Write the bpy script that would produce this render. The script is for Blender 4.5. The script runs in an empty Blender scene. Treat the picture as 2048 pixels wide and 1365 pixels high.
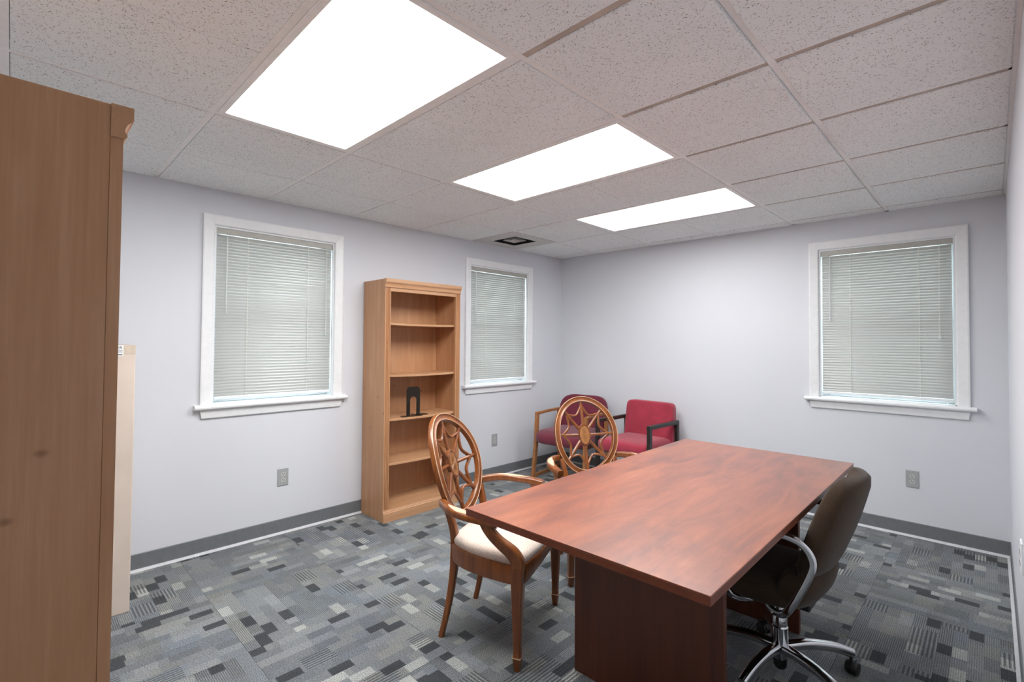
import bpy, bmesh, math, random
from mathutils import Vector, Matrix
random.seed(7)
S = bpy.context.scene
COL = S.collection
PI = math.pi

# ------------------------------------------------------------------ camera, world, exposure
RX, RY, H = 3.6246, -4.95, 2.3009          # room: left wall x=0, back wall y=0, floor z=0
yaw, pitch, roll = -0.7691, 0.0229, 0.0067
fw = Vector((math.sin(yaw)*math.cos(pitch), math.cos(yaw)*math.cos(pitch), math.sin(pitch)))
r0 = Vector((math.cos(yaw), -math.sin(yaw), 0)); u0 = r0.cross(fw)
rr = r0*math.cos(roll)+u0*math.sin(roll); uu = -r0*math.sin(roll)+u0*math.cos(roll)
cam = bpy.data.cameras.new('camera'); camo = bpy.data.objects.new('camera', cam); COL.objects.link(camo)
m = Matrix.Identity(4)
for i in range(3):
    m[i][0], m[i][1], m[i][2] = rr[i], uu[i], -fw[i]
m.translation = Vector((3.549, -4.389, 1.3314))
camo.matrix_world = m
cam.sensor_width = 36.0; cam.lens = 979.33/2048*36; cam.shift_y = -19.17/2048; cam.shift_x = -10.6/2048; cam.clip_start = 0.02
S.camera = camo

W = bpy.data.worlds.new('overcast_sky'); S.world = W; W.use_nodes = True
W.node_tree.nodes['Background'].inputs[0].default_value = (0.86, 0.94, 1.0, 1)
W.node_tree.nodes['Background'].inputs[1].default_value = 3.2
S.view_settings.view_transform = 'Standard'; S.view_settings.look = 'None'
S.view_settings.gamma = 1.0; S.view_settings.use_curve_mapping = False
S.view_settings.exposure = 1.03
LAMP = {2: 11.5, 4: 9.3, 6: 5.9}           # emission of the three ceiling panels, near to far

# ------------------------------------------------------------------ node helpers
def lin(c):
    return tuple((v/255/12.92 if v/255 <= .04045 else ((v/255+.055)/1.055)**2.4) for v in c)+(1,)
class NB:
    def __init__(s, name):
        s.m = bpy.data.materials.new(name); s.m.use_nodes = True
        s.t = s.m.node_tree; s.b = s.t.nodes['Principled BSDF']
    def n(s, typ, **kw):
        o = s.t.nodes.new(typ)
        for k, v in kw.items(): setattr(o, k, v)
        return o
    def put(s, sock, v):
        if hasattr(v, 'is_output'): s.t.links.new(v, sock)
        elif isinstance(v, (tuple, list)) and len(v) == 3 and sock.type == 'RGBA': sock.default_value = tuple(v)+(1,)
        else: sock.default_value = v
    def math(s, op, a, b=0.0, c=0.0):
        o = s.n('ShaderNodeMath', operation=op); s.put(o.inputs[0], a); s.put(o.inputs[1], b); s.put(o.inputs[2], c)
        return o.outputs[0]
    def coord(s, kind='Object'):
        return s.n('ShaderNodeTexCoord').outputs[kind]
    def mapping(s, v, scale=(1, 1, 1), loc=(0, 0, 0), rot=(0, 0, 0)):
        o = s.n('ShaderNodeMapping'); s.put(o.inputs[0], v); o.inputs[1].default_value = loc; o.inputs[2].default_value = rot; o.inputs[3].default_value = scale
        return o.outputs[0]
    def noise(s, v, scale, detail=2, rough=.5, dist=0):
        o = s.n('ShaderNodeTexNoise'); s.put(o.inputs['Vector'], v); o.inputs['Scale'].default_value = scale
        o.inputs['Detail'].default_value = detail; o.inputs['Roughness'].default_value = rough; o.inputs['Distortion'].default_value = dist
        return o.outputs
    def voro(s, v, scale, rnd=1.0):
        o = s.n('ShaderNodeTexVoronoi'); s.put(o.inputs['Vector'], v); o.inputs['Scale'].default_value = scale; o.inputs['Randomness'].default_value = rnd
        return o.outputs
    def white(s, v, w=None):
        o = s.n('ShaderNodeTexWhiteNoise', noise_dimensions='3D' if w is None else '4D'); s.put(o.inputs['Vector'], v)
        if w is not None: s.put(o.inputs['W'], w)
        return o.outputs
    def ramp(s, f, stops, interp='LINEAR'):
        o = s.n('ShaderNodeValToRGB'); s.put(o.inputs[0], f); e = o.color_ramp.elements; o.color_ramp.interpolation = interp
        while len(e) < len(stops): e.new(.5)
        for i, (p, c) in enumerate(stops): e[i].position = p; e[i].color = lin(c) if len(c) == 3 else c
        return o.outputs[0]
    def mix(s, f, a, b, mode='MIX'):
        o = s.n('ShaderNodeMix', data_type='RGBA', blend_type=mode); s.put(o.inputs[0], f); s.put(o.inputs[6], a); s.put(o.inputs[7], b)
        return o.outputs[2]
    def bump(s, h, strength=.2, dist=.002):
        o = s.n('ShaderNodeBump'); o.inputs['Strength'].default_value = strength; o.inputs['Distance'].default_value = dist; s.put(o.inputs['Height'], h)
        s.t.links.new(o.outputs[0], s.b.inputs['Normal'])
    def set(s, **kw):
        names = dict(color='Base Color', rough='Roughness', metal='Metallic', coat='Coat Weight', coatr='Coat Roughness', sheen='Sheen Weight', spec='Specular IOR Level')
        for k, v in kw.items(): s.put(s.b.inputs[names[k]], v)
        return s.m
def plain(name, c, rough=.5, metal=0, noise=.04, nscale=30, **kw):
    b = NB(name); f = b.noise(b.coord(), nscale, 3)[0]
    c0 = tuple(max(0, v*(1-noise)) for v in c); c1 = tuple(min(255, v*(1+noise)) for v in c)
    return b.set(color=b.ramp(f, [(.3, c0), (.7, c1)]), rough=rough, metal=metal, **kw)
def wood(name, c_dark, c_mid, c_light, axis=2, scale=1.0, rough=.4, knots=None, coat=0.0, blotch=.35, knot_scale=2.6):
    b = NB(name); co = b.coord()
    rnd = b.n('ShaderNodeObjectInfo').outputs['Random']
    off = b.n('ShaderNodeVectorMath', operation='ADD'); b.put(off.inputs[0], co)
    cx = b.n('ShaderNodeCombineXYZ'); b.put(cx.inputs[0], b.math('MULTIPLY', rnd, 7.0)); b.put(cx.inputs[1], b.math('MULTIPLY', rnd, 13.0)); b.put(cx.inputs[2], b.math('MULTIPLY', rnd, 5.0))
    b.put(off.inputs[1], cx.outputs[0]); co = off.outputs[0]
    sc = [14*scale]*3; sc[axis] = 1.1*scale
    grain = b.noise(b.mapping(co, sc), 1.6, 5, .55, .6)[0]
    sc2 = [90*scale]*3; sc2[axis] = 3*scale
    fine = b.noise(b.mapping(co, sc2), 1.5, 3, .6)[0]
    f = b.math('ADD', b.math('MULTIPLY', grain, 1-blotch), b.math('MULTIPLY', fine, blotch))
    col = b.ramp(f, [(.30, c_dark), (.5, c_mid), (.70, c_light)])
    if knots:
        ks = b.n('ShaderNodeSeparateXYZ'); b.put(ks.inputs[0], co); kc = b.n('ShaderNodeCombineXYZ')
        b.put(kc.inputs[0], b.math('MULTIPLY', b.math('ADD', ks.outputs[0], ks.outputs[1]), knot_scale)); b.put(kc.inputs[1], b.math('MULTIPLY', ks.outputs[2], knot_scale*1.45))
        vk = b.n('ShaderNodeTexVoronoi', voronoi_dimensions='2D'); b.put(vk.inputs['Vector'], kc.outputs[0]); vk.inputs['Scale'].default_value = 1.0; d = vk.outputs[0]
        d = b.math('ADD', d, b.math('MULTIPLY', b.noise(co, 18, 2)[0], .03))
        k = b.ramp(d, [(.022, (255, 255, 255)), (.05, (70, 70, 70)), (.085, (0, 0, 0))])
        col = b.mix(b.math('MULTIPLY', k, .8), col, lin(knots))
    b.bump(fine, .08, .001)
    return b.set(color=col, rough=rough, coat=coat, coatr=.25)

# ------------------------------------------------------------------ materials
M = {}
b = NB('wall_paint'); f = b.noise(b.coord(), 220, 2)[0]; b.bump(f, .06, .001)
M['paint'] = b.set(color=b.ramp(b.noise(b.coord(), 1.2, 2)[0], [(.3, (217, 219, 225)), (.7, (221, 223, 228))]), rough=.55)
M['white'] = plain('white_trim_paint', (238, 239, 240), .35, noise=.01)
M['sash'] = plain('vinyl_sash', (230, 234, 236), .4, noise=.01)
M['base_l'] = plain('grey_vinyl_base', (114, 117, 120), .5, noise=.03)
M['toe'] = plain('pale_toe_line', (205, 206, 210), .6, noise=.03)  # paler tone for the strip along the foot of the baseboards
b = NB('acoustic_tile'); co = b.coord()
w1 = b.n('ShaderNodeVectorMath', operation='ADD'); b.put(w1.inputs[0], co)
nz = b.n('ShaderNodeVectorMath', operation='SCALE'); b.put(nz.inputs[0], b.noise(co, 60, 2)[1]); nz.inputs['Scale'].default_value = .022; b.put(w1.inputs[1], nz.outputs[0])
v1 = b.voro(b.mapping(w1.outputs[0], (62, 190, 120), rot=(0, 0, .5)), 1.0); v2 = b.voro(b.mapping(w1.outputs[0], (190, 70, 120), rot=(0, 0, .35), loc=(3, 5, 1)), 1.0); v3 = b.voro(co, 190)
def spot(v, lo, hi, keep):
    s_ = b.n('ShaderNodeSeparateColor'); b.put(s_.inputs[0], v[1])
    sm = b.n('ShaderNodeMapRange'); b.put(sm.inputs[0], v[0]); sm.inputs[1].default_value = lo; sm.inputs[2].default_value = hi; sm.inputs[3].default_value = 1; sm.inputs[4].default_value = 0
    return b.math('MULTIPLY', sm.outputs[0], b.math('LESS_THAN', s_.outputs[0], keep))
sp = b.math('MAXIMUM', b.math('MAXIMUM', spot(v1, .16, .28, .55), spot(v2, .16, .28, .42)), b.math('MULTIPLY', spot(v3, .15, .3, .35), .6))
tilec = b.ramp(b.noise(co, 2.2, 3)[0], [(.3, (238, 240, 240)), (.7, (243, 245, 245))])
b.bump(b.math('MULTIPLY', sp, -1), .5, .002)
M['tile'] = b.set(color=b.mix(b.math('MULTIPLY', sp, .75), tilec, lin((120, 108, 98))), rough=.95, spec=.1)
M['tee'] = plain('white_tee_steel', (242, 240, 238), .45, noise=.015)
M['tee_tan'] = plain('tan_tee_steel', (186, 172, 160), .6, noise=.10, nscale=9)  # browner, blotchier tone for the cross tees of the right-hand columns
for k_ in LAMP:
    b = NB('lamp_diffuser'); b.b.inputs['Emission Color'].default_value = (.985, .995, 1.0, 1); b.b.inputs['Emission Strength'].default_value = LAMP[k_]
    M['lens%d' % k_] = b.set(color=(.9, .9, .9, 1), rough=.4)
M['deck'] = plain('ceiling_plenum', (90, 86, 82), .9)

# carpet: blocks of tone in rows, ridged along local x
b = NB('carpet_tile_pile'); co = b.coord(); sep = b.n('ShaderNodeSeparateXYZ'); b.put(sep.inputs[0], co); u, v = sep.outputs[0], sep.outputs[1]
rnd = b.math('MULTIPLY', b.n('ShaderNodeObjectInfo').outputs['Random'], 97.0)
def cells(rowh, length, seed):
    row = b.math('FLOOR', b.math('DIVIDE', b.math('ADD', v, 2.0), rowh))
    c1 = b.n('ShaderNodeCombineXYZ'); b.put(c1.inputs[0], row); b.put(c1.inputs[1], rnd); c1.inputs[2].default_value = seed
    sh = b.white(c1.outputs[0])[0]
    cell = b.math('FLOOR', b.math('ADD', b.math('DIVIDE', b.math('ADD', u, 2.0), length), b.math('MULTIPLY', sh, 5.0)))
    c2 = b.n('ShaderNodeCombineXYZ'); b.put(c2.inputs[0], row); b.put(c2.inputs[1], cell); b.put(c2.inputs[2], b.math('ADD', rnd, seed))
    return b.white(c2.outputs[0])
big = cells(.150, .30, 1.3); small = cells(.050, .115, 4.7); acc = cells(.050, .095, 9.1); cord = cells(.100, .130, 15.3)
base = b.ramp(big[0], [(0, (136, 141, 146)), (.3, (158, 161, 163)), (.6, (168, 169, 163)), (.8, (154, 163, 173)), (1, (180, 182, 182))])
bt = b.ramp(small[0], [(0, (124, 129, 134)), (.35, (156, 160, 162)), (.6, (150, 160, 170)), (.8, (178, 178, 169)), (1, (188, 192, 196))])
col = b.mix(.55, base, bt)
dark = b.math('LESS_THAN', acc[0], .080); light = b.math('GREATER_THAN', acc[0], .955)
col = b.mix(b.math('MULTIPLY', dark, .92), col, lin((62, 67, 72)))
col = b.mix(b.math('MULTIPLY', light, .8), col, lin((222, 224, 219)))
fine = b.math('SINE', b.math('MULTIPLY', v, 2*PI/.0075)); coarse = b.math('SINE', b.math('MULTIPLY', v, 2*PI/.0150))
rsel = b.math('GREATER_THAN', cord[0], .84); osel = b.math('SUBTRACT', 1.0, rsel)
rg = b.ramp(big[1], [(.2, (30, 30, 30)), (.7, (255, 255, 255))])
rf = b.math('MULTIPLY', b.math('MULTIPLY', b.math('SUBTRACT', 1.0, fine), .5), b.math('MULTIPLY', osel, b.math('ADD', .18, b.math('MULTIPLY', rg, .50))))
rc = b.math('MULTIPLY', b.math('MULTIPLY', b.math('SUBTRACT', 1.0, coarse), .5), b.math('MULTIPLY', rsel, .78))
col = b.mix(b.math('ADD', rf, rc), col, lin((44, 48, 53)))
spk = b.noise(b.mapping(co, (.8, 1.5, 1)), 210, 3, .75)[0]
spr = b.ramp(spk, [(.36, (92, 94, 97)), (.48, (196, 197, 198)), (.60, (255, 255, 252))])
col = b.mix(.9, col, spr, 'MULTIPLY')
b.bump(b.math('ADD', b.math('MULTIPLY', fine, .4), spk), .5, .004)
M['carpet'] = b.set(color=col, rough=.95, spec=.15, sheen=.15)
M['subfloor'] = plain('floor_screed', (52, 54, 56), .9)

M['maple'] = wood('maple_laminate', (176, 126, 88), (187, 139, 100), (199, 154, 116), 2, 1.0, .42, knots=(134, 88, 56))
M['maple_h'] = wood('maple_laminate_long', (180, 131, 93), (191, 145, 107), (202, 159, 122), 1, 1.0, .42)
b = NB('cherry_laminate_top'); co = b.coord()
g1_ = b.noise(b.mapping(co, (7.5, 1.9, 5)), 1.0, 6, .62, 1.2)[0]; g2_ = b.noise(b.mapping(co, (60, 5, 20)), 1.0, 4, .6)[0]; g3_ = b.noise(b.mapping(co, (3.2, 1.4, 3)), 1.0, 2, .5, .4)[0]
f = b.math('ADD', b.math('ADD', b.math('MULTIPLY', g1_, .55), b.math('MULTIPLY', g2_, .2)), b.math('MULTIPLY', g3_, .25))
M['cherry'] = b.set(color=b.ramp(f, [(.34, (84, 40, 27)), (.46, (126, 61, 33)), (.56, (150, 77, 41)), (.68, (170, 101, 63))]), rough=.40, coat=.70, coatr=.30, spec=.5)
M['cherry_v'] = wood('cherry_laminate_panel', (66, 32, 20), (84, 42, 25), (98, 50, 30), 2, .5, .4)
M['cherry_edge'] = wood('cherry_edge_band', (88, 42, 26), (104, 52, 32), (116, 60, 38), 1, .6, .35)
M['walnut'] = wood('chestnut_stained_wood', (90, 45, 14), (124, 67, 24), (146, 86, 36), 2, 1.2, .32, coat=.3)
M['wear'] = plain('rubbed_edge_wood', (214, 180, 146), .45, noise=.08)
M['inlay'] = wood('pale_inlay_wood', (150, 98, 54), (172, 116, 66), (184, 130, 78), 2, 2, .35, coat=.3)
M['inlay_dark'] = plain('dark_inlay_line', (84, 44, 20), .4)
M['oak'] = wood('oak_frame', (130, 84, 48), (158, 106, 64), (172, 122, 78), 0, 1.4, .4)
M['black_wood'] = wood('black_stained_frame', (30, 28, 26), (40, 38, 35), (52, 50, 46), 0, 1.4, .35)
def fabric(name, c, var=.10, scale=500, sheen=.3):
    b = NB(name); co = b.coord(); f = b.noise(co, scale, 2, .7)[0]; g = b.noise(co, 9, 3)[0]
    lo = tuple(v*(1-2*var) for v in c); hi = tuple(min(255, v*(1+1.6*var)) for v in c)
    b.bump(f, .35, .002)
    return b.set(color=b.mix(.35, b.ramp(f, [(.3, lo), (.7, hi)]), b.ramp(g, [(.3, lo), (.7, hi)])), rough=.95, sheen=sheen, spec=.2)
M['maroon'] = fabric('maroon_upholstery', (110, 42, 58)); M['red'] = fabric('rose_red_upholstery', (160, 52, 70))
M['brown'] = fabric('dark_brown_upholstery', (59, 45, 33), .14, 500, .12); M['cream'] = fabric('cream_plush_upholstery', (206, 188, 174), .06, 160)
M['chrome'] = plain('polished_chrome', (205, 207, 210), .10, 1.0, noise=.01)
M['black'] = plain('black_plastic', (22, 22, 23), .4)
M['bookend'] = plain('dark_enamelled_steel', (52, 46, 40), .35, .6)
M['outlet'] = plain('grey_nylon_plate', (168, 170, 170), .4, noise=.01); M['outlet_face'] = plain('pale_receptacle', (196, 198, 194), .4, noise=.01); M['slot'] = plain('dark_slot', (28, 28, 28), .6)
M['outlet_w'] = plain('white_nylon_plate', (236, 236, 238), .4, noise=.01)
M['carton'] = plain('pale_beige_cardboard', (214, 198, 184), .75, noise=.025, nscale=6); M['tape'] = plain('packing_tape', (206, 190, 172), .25, noise=.03)
M['label'] = plain('white_paper_label', (240, 240, 238), .6, noise=.01); M['ink'] = plain('black_print', (34, 34, 36), .7)
b = NB('blind_slat_paint'); tr = b.n('ShaderNodeBsdfTranslucent'); tr.inputs[0].default_value = lin((226, 226, 220)); ms = b.n('ShaderNodeMixShader'); ms.inputs[0].default_value = .20
b.set(color=b.ramp(b.noise(b.coord(), 3, 2)[0], [(.3, (184, 184, 181)), (.7, (190, 190, 187))]), rough=.24, coat=.6, coatr=.10)
out = b.t.nodes['Material Output']; b.t.links.new(b.b.outputs[0], ms.inputs[1]); b.t.links.new(tr.outputs[0], ms.inputs[2]); b.t.links.new(ms.outputs[0], out.inputs[0]); M['slat'] = b.m
M['headrail'] = plain('blind_headrail_steel', (178, 176, 168), .4, noise=.02); M['cord'] = plain('white_cord', (232, 230, 222), .7, noise=.02)
b = NB('clear_wand'); M['wand'] = b.set(color=(.85, .87, .87, 1), rough=.15); b.b.inputs['Alpha'].default_value = .55
b = NB('window_glass'); tr = b.n('ShaderNodeBsdfTransparent'); gl = b.n('ShaderNodeBsdfGlossy'); gl.inputs['Roughness'].default_value = .02; ms = b.n('ShaderNodeMixShader'); ms.inputs[0].default_value = .06
tr.inputs[0].default_value = (.93, .97, .97, 1); b.t.links.new(tr.outputs[0], ms.inputs[1]); b.t.links.new(gl.outputs[0], ms.inputs[2]); b.t.links.new(ms.outputs[0], b.t.nodes['Material Output'].inputs[0]); M['glass'] = b.m
M['duct'] = plain('dark_duct_throat', (30, 29, 28), .8); M['diffuser'] = plain('painted_diffuser_steel', (206, 203, 200), .5, noise=.03)

# ------------------------------------------------------------------ mesh helpers
class MB:
    def __init__(s): s.v = []; s.f = []
    def add(s, vs, fs):
        o = len(s.v); s.v += [tuple(p) for p in vs]; s.f += [tuple(i+o for i in q) for q in fs]; return s
    def box(s, x0, x1, y0, y1, z0, z1):
        x0, x1 = min(x0, x1), max(x0, x1); y0, y1 = min(y0, y1), max(y0, y1); z0, z1 = min(z0, z1), max(z0, z1)
        v = [(x, y, z) for x in (x0, x1) for y in (y0, y1) for z in (z0, z1)]
        return s.add(v, [(0, 1, 3, 2), (4, 6, 7, 5), (0, 4, 5, 1), (2, 3, 7, 6), (0, 2, 6, 4), (1, 5, 7, 3)])
    def rbox(s, x0, x1, y0, y1, z0, z1, r=.003, seg=1, mat=None):
        bm = bmesh.new(); bmesh.ops.create_cube(bm, size=1)
        for q in bm.verts: q.co = ((x0+x1)/2+q.co.x*(x1-x0), (y0+y1)/2+q.co.y*(y1-y0), (z0+z1)/2+q.co.z*(z1-z0))
        bmesh.ops.bevel(bm, geom=list(bm.edges), offset=r, segments=seg, profile=.5, affect='EDGES')
        bm.verts.index_update()
        vs = [(mat @ q.co if mat else q.co.copy()) for q in bm.verts]; fs = [[q.index for q in f.verts] for f in bm.faces]; bm.free()
        return s.add(vs, fs)
    def prism(s, prof, a, b_, axis='y'):
        # closed 2D profile extruded along an axis; prof in the other two axes (y: (x,z); x: (y,z); z: (x,y))
        n = len(prof)
        def P(p, t): return (p[0], t, p[1]) if axis == 'y' else ((t, p[0], p[1]) if axis == 'x' else (p[0], p[1], t))
        return s.add([P(p, a) for p in prof]+[P(p, b_) for p in prof],
                     [tuple(range(n)), tuple(range(2*n-1, n-1, -1))]+[(i, i+n, (i+1) % n+n, (i+1) % n) for i in range(n)])
    def loft(s, rings, cap=True, closed=False):
        n = len(rings[0]); k = len(rings); vs = [p for r in rings for p in r]; fs = []
        for j in range(k if closed else k-1):
            a, c = j*n, ((j+1) % k)*n
            fs += [(a+i, a+(i+1) % n, c+(i+1) % n, c+i) for i in range(n)]
        if cap and not closed: fs += [tuple(range(n))[::-1], tuple(range((k-1)*n, k*n))]
        return s.add(vs, fs)
    def sweep(s, path, sect, closed=False, up=Vector((0, 0, 1)), ups=None):
        # sect(i) -> 2D ring (side, up) ; frame from tangent and the up vector
        path = [Vector(p) for p in path]; n = len(path); rings = []
        for i, p in enumerate(path):
            a = path[(i-1) % n] if (closed or i > 0) else p; c = path[(i+1) % n] if (closed or i < n-1) else p
            t = (c-a).normalized(); U = ups[i] if ups else up
            sd = t.cross(U)
            if sd.length < 1e-5: sd = t.cross(Vector((1, 0, 0)))
            sd.normalize(); w = sd.cross(t).normalized()
            rings.append([p+sd*q[0]+w*q[1] for q in sect(i)])
        return s.loft(rings, True, closed)
    def build(s, name, mat, parent=None, smooth=False, ang=35):
        me = bpy.data.meshes.new(name); me.from_pydata(s.v, [], s.f)
        bm = bmesh.new(); bm.from_mesh(me); bmesh.ops.recalc_face_normals(bm, faces=list(bm.faces)); bm.to_mesh(me); bm.free()
        me.materials.append(M[mat] if isinstance(mat, str) else mat)
        o = bpy.data.objects.new(name, me); COL.objects.link(o)
        if parent: o.parent = parent
        if smooth:
            me.polygons.foreach_set('use_smooth', [True]*len(me.polygons)); me.set_sharp_from_angle(angle=math.radians(ang))
        me.update(); return o
def circ(r, n=12, ry=None): return [(r*math.cos(2*PI*i/n), (ry or r)*math.sin(2*PI*i/n)) for i in range(n)]
def sq(v, e): return math.copysign(abs(v)**e, v)
def superell(a, b_, e, n=32): return [(a*sq(math.cos(2*PI*i/n), e), b_*sq(math.sin(2*PI*i/n), e)) for i in range(n)]
def rrect(w, h, r, k=3):
    out = []
    for cx, cy, a0 in ((w/2-r, h/2-r, 0), (-w/2+r, h/2-r, PI/2), (-w/2+r, -h/2+r, PI), (w/2-r, -h/2+r, 1.5*PI)):
        out += [(cx+r*math.cos(a0+PI/2*i/k), cy+r*math.sin(a0+PI/2*i/k)) for i in range(k+1)]
    return out
def smooth_path(pts, sub=6, closed=False):
    P_ = [Vector(p) for p in pts]; n = len(P_); out = []
    for i in range(n if closed else n-1):
        g = lambda j: P_[j % n] if closed else P_[max(0, min(n-1, j))]
        a, b1, c, d = g(i-1), g(i), g(i+1), g(i+2)
        for k in range(sub):
            t = k/sub
            out.append(.5*((2*b1)+(c-a)*t+(2*a-5*b1+4*c-d)*t*t+(-a+3*b1-3*c+d)*t**3))
    if not closed: out.append(P_[-1])
    return out
def lerp_list(vals, n): # values resampled along a path
    out = []
    for i in range(n):
        t = i/(n-1)*(len(vals)-1); k = min(int(t), len(vals)-2); out.append(vals[k]+(vals[k+1]-vals[k])*(t-k))
    return out
def lathe(mb, prof, n=20, c=(0, 0)):
    return mb.loft([[(c[0]+r*math.cos(2*PI*i/n), c[1]+r*math.sin(2*PI*i/n), z) for i in range(n)] for r, z in prof])
def tag(o, label=None, cat=None, group=None, kind=None):
    if label: o['label'] = label
    if cat: o['category'] = cat
    if group: o['group'] = group
    if kind: o['kind'] = kind
    return o
def empty(name, loc=(0, 0, 0), rz=0):
    o = bpy.data.objects.new(name, None); COL.objects.link(o); o.location = loc; o.rotation_euler = (0, 0, rz); o.empty_display_size = .1; return o
def struct(o, label=None):
    o['kind'] = 'structure'
    if label: o['label'] = label
    return o
def copy_tree(o, parent=None):
    c = o.copy(); COL.objects.link(c); c.parent = parent
    for ch in list(o.children): copy_tree(ch, c)
    return c
def share(o, parent=None, loc=None):
    c = o.copy(); COL.objects.link(c); c.parent = parent or o.parent
    if loc is not None: c.location = loc
    return c

# ------------------------------------------------------------------ room shell
T = .13
WIN_L = [(-3.503, -2.707), (-1.369, -.569)]      # openings in the left wall (y range)
WIN_B = (2.583, 3.383)                            # opening in the back wall (x range)
Z0, Z1 = .928, 2.070
def wall_with_holes(mb, put, a, b_, holes, z1):
    x = a
    for h0, h1, hz0, hz1 in holes:
        put(mb, x, h0, 0, z1)
        if hz0 > 0: put(mb, h0, h1, 0, hz0)
        put(mb, h0, h1, hz1, z1); x = h1
    put(mb, x, b_, 0, z1)
HZ = H+.12
mb = MB(); wall_with_holes(mb, lambda q, a, c, z0, z1: q.box(-T, 0, a, c, z0, z1), RY-T, T, [(y0, y1, Z0, Z1) for y0, y1 in WIN_L], HZ)
struct(mb.build('wall_left', 'paint'), 'pale lavender grey wall with two windows')
mb = MB(); wall_with_holes(mb, lambda q, a, c, z0, z1: q.box(a, c, 0, T, z0, z1), 0, RX, [(WIN_B[0], WIN_B[1], Z0, Z1)], HZ)
struct(mb.build('wall_back', 'paint'), 'pale lavender grey end wall with one window')
DY = (-4.50, -3.58)
mb = MB(); wall_with_holes(mb, lambda q, a, c, z0, z1: q.box(RX, RX+T, a, c, z0, z1), RY-T, T, [(DY[0], DY[1], 0, 2.03)], HZ)
struct(mb.build('wall_right', 'paint'), 'pale lavender grey side wall')
struct(MB().box(0, RX, RY-T, RY, 0, HZ).build('wall_front', 'paint'))
# hallway outside the doorway
hx0, hx1, hy0, hy1 = RX+T, RX+T+1.25, -5.6, -2.4
mb = MB(); mb.box(hx1, hx1+.1, hy0, hy1, 0, HZ).box(hx0, hx1+.1, hy0-.1, hy0, 0, HZ).box(hx0, hx1+.1, hy1, hy1+.1, 0, HZ)
struct(mb.build('wall_hallway', 'paint')); struct(MB().box(hx0, hx1, hy0, hy1, H, H+.05).build('ceiling_hallway', 'paint')); struct(MB().box(RX, hx1, hy0, hy1, -.1, 0).build('floor_hallway', 'subfloor'))
dr = struct(empty('door_1', (RX, (DY[0]+DY[1])/2, 0)))
hw = (DY[1]-DY[0])/2
for s_ in (-1, 1): MB().rbox(-.018, .0, s_*hw, s_*(hw+.07), 0, 2.03+.07, .003).build('door_casing', 'white', dr)
MB().rbox(-.018, .0, -hw, hw, 2.03, 2.10, .003).build('door_casing', 'white', dr)

# floor: screed plus carpet tiles laid quarter-turned
fl = struct(MB().box(-T, RX, RY-T, T, -.12, -.008).build('floor', 'subfloor'), 'grey patchwork carpet tile floor')
PT = .603
def clip_tile(cx, cy, x0, x1, y0, y1):
    g = .0003; a, c, d, e = max(x0, cx-PT/2)+g, min(x1, cx+PT/2)-g, max(y0, cy-PT/2)+g, min(y1, cy+PT/2)-g
    return a, c, d, e
full = {}
for i in range(-1, 6):
    for k in range(-1, 10):
        cx, cy = .045+PT*(i+.5), -.037-PT*(k+.5); a, c, d, e = clip_tile(cx, cy, 0, RX, RY, 0)
        if c-a < .01 or e-d < .01: continue
        odd = (i+k) % 2 == 1
        if c-a > PT-.01 and e-d > PT-.01 and full.get('t'):
            o = share(full['t'], fl, (cx, cy, 0))
        else:
            aa, cc, dd, ee = a-cx, c-cx, d-cy, e-cy
            if odd: aa, cc, dd, ee = dd, ee, -cc, -aa       # local frame turned by 90 degrees
            o = MB().rbox(aa, cc, dd, ee, -.008, 0, .0006).build('carpet_tile', 'carpet', fl); o.location = (cx, cy, 0)
            if c-a > PT-.01 and e-d > PT-.01: full['t'] = o
        o.rotation_euler = (0, 0, PI/2 if odd else 0)

# baseboards with their pale toe line
def baseboard(name, a, b_, horizontal):
    prof = [(0, 0), (.012, 0), (.0045, .016), (.004, .096), (.0, .1)]
    mb = MB()
    if horizontal == 'left': mb.prism([(p[0], p[1]) for p in prof], a, b_, 'y')
    elif horizontal == 'back': mb.prism([(-p[0], p[1]) for p in prof], a, b_, 'x')
    elif horizontal == 'right': mb.prism([(RX-p[0], p[1]) for p in prof], a, b_, 'y')
    o = struct(mb.build(name, 'base_l'))
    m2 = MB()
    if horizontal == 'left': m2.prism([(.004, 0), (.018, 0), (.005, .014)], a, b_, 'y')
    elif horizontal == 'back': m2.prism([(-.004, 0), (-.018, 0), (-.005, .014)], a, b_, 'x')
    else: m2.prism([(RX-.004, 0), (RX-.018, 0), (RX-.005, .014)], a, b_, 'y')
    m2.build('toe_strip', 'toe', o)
baseboard('baseboard_left', RY, 0, 'left'); baseboard('baseboard_back', 0, RX, 'back'); baseboard('baseboard_right', DY[1]+.07, 0, 'right')

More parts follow.
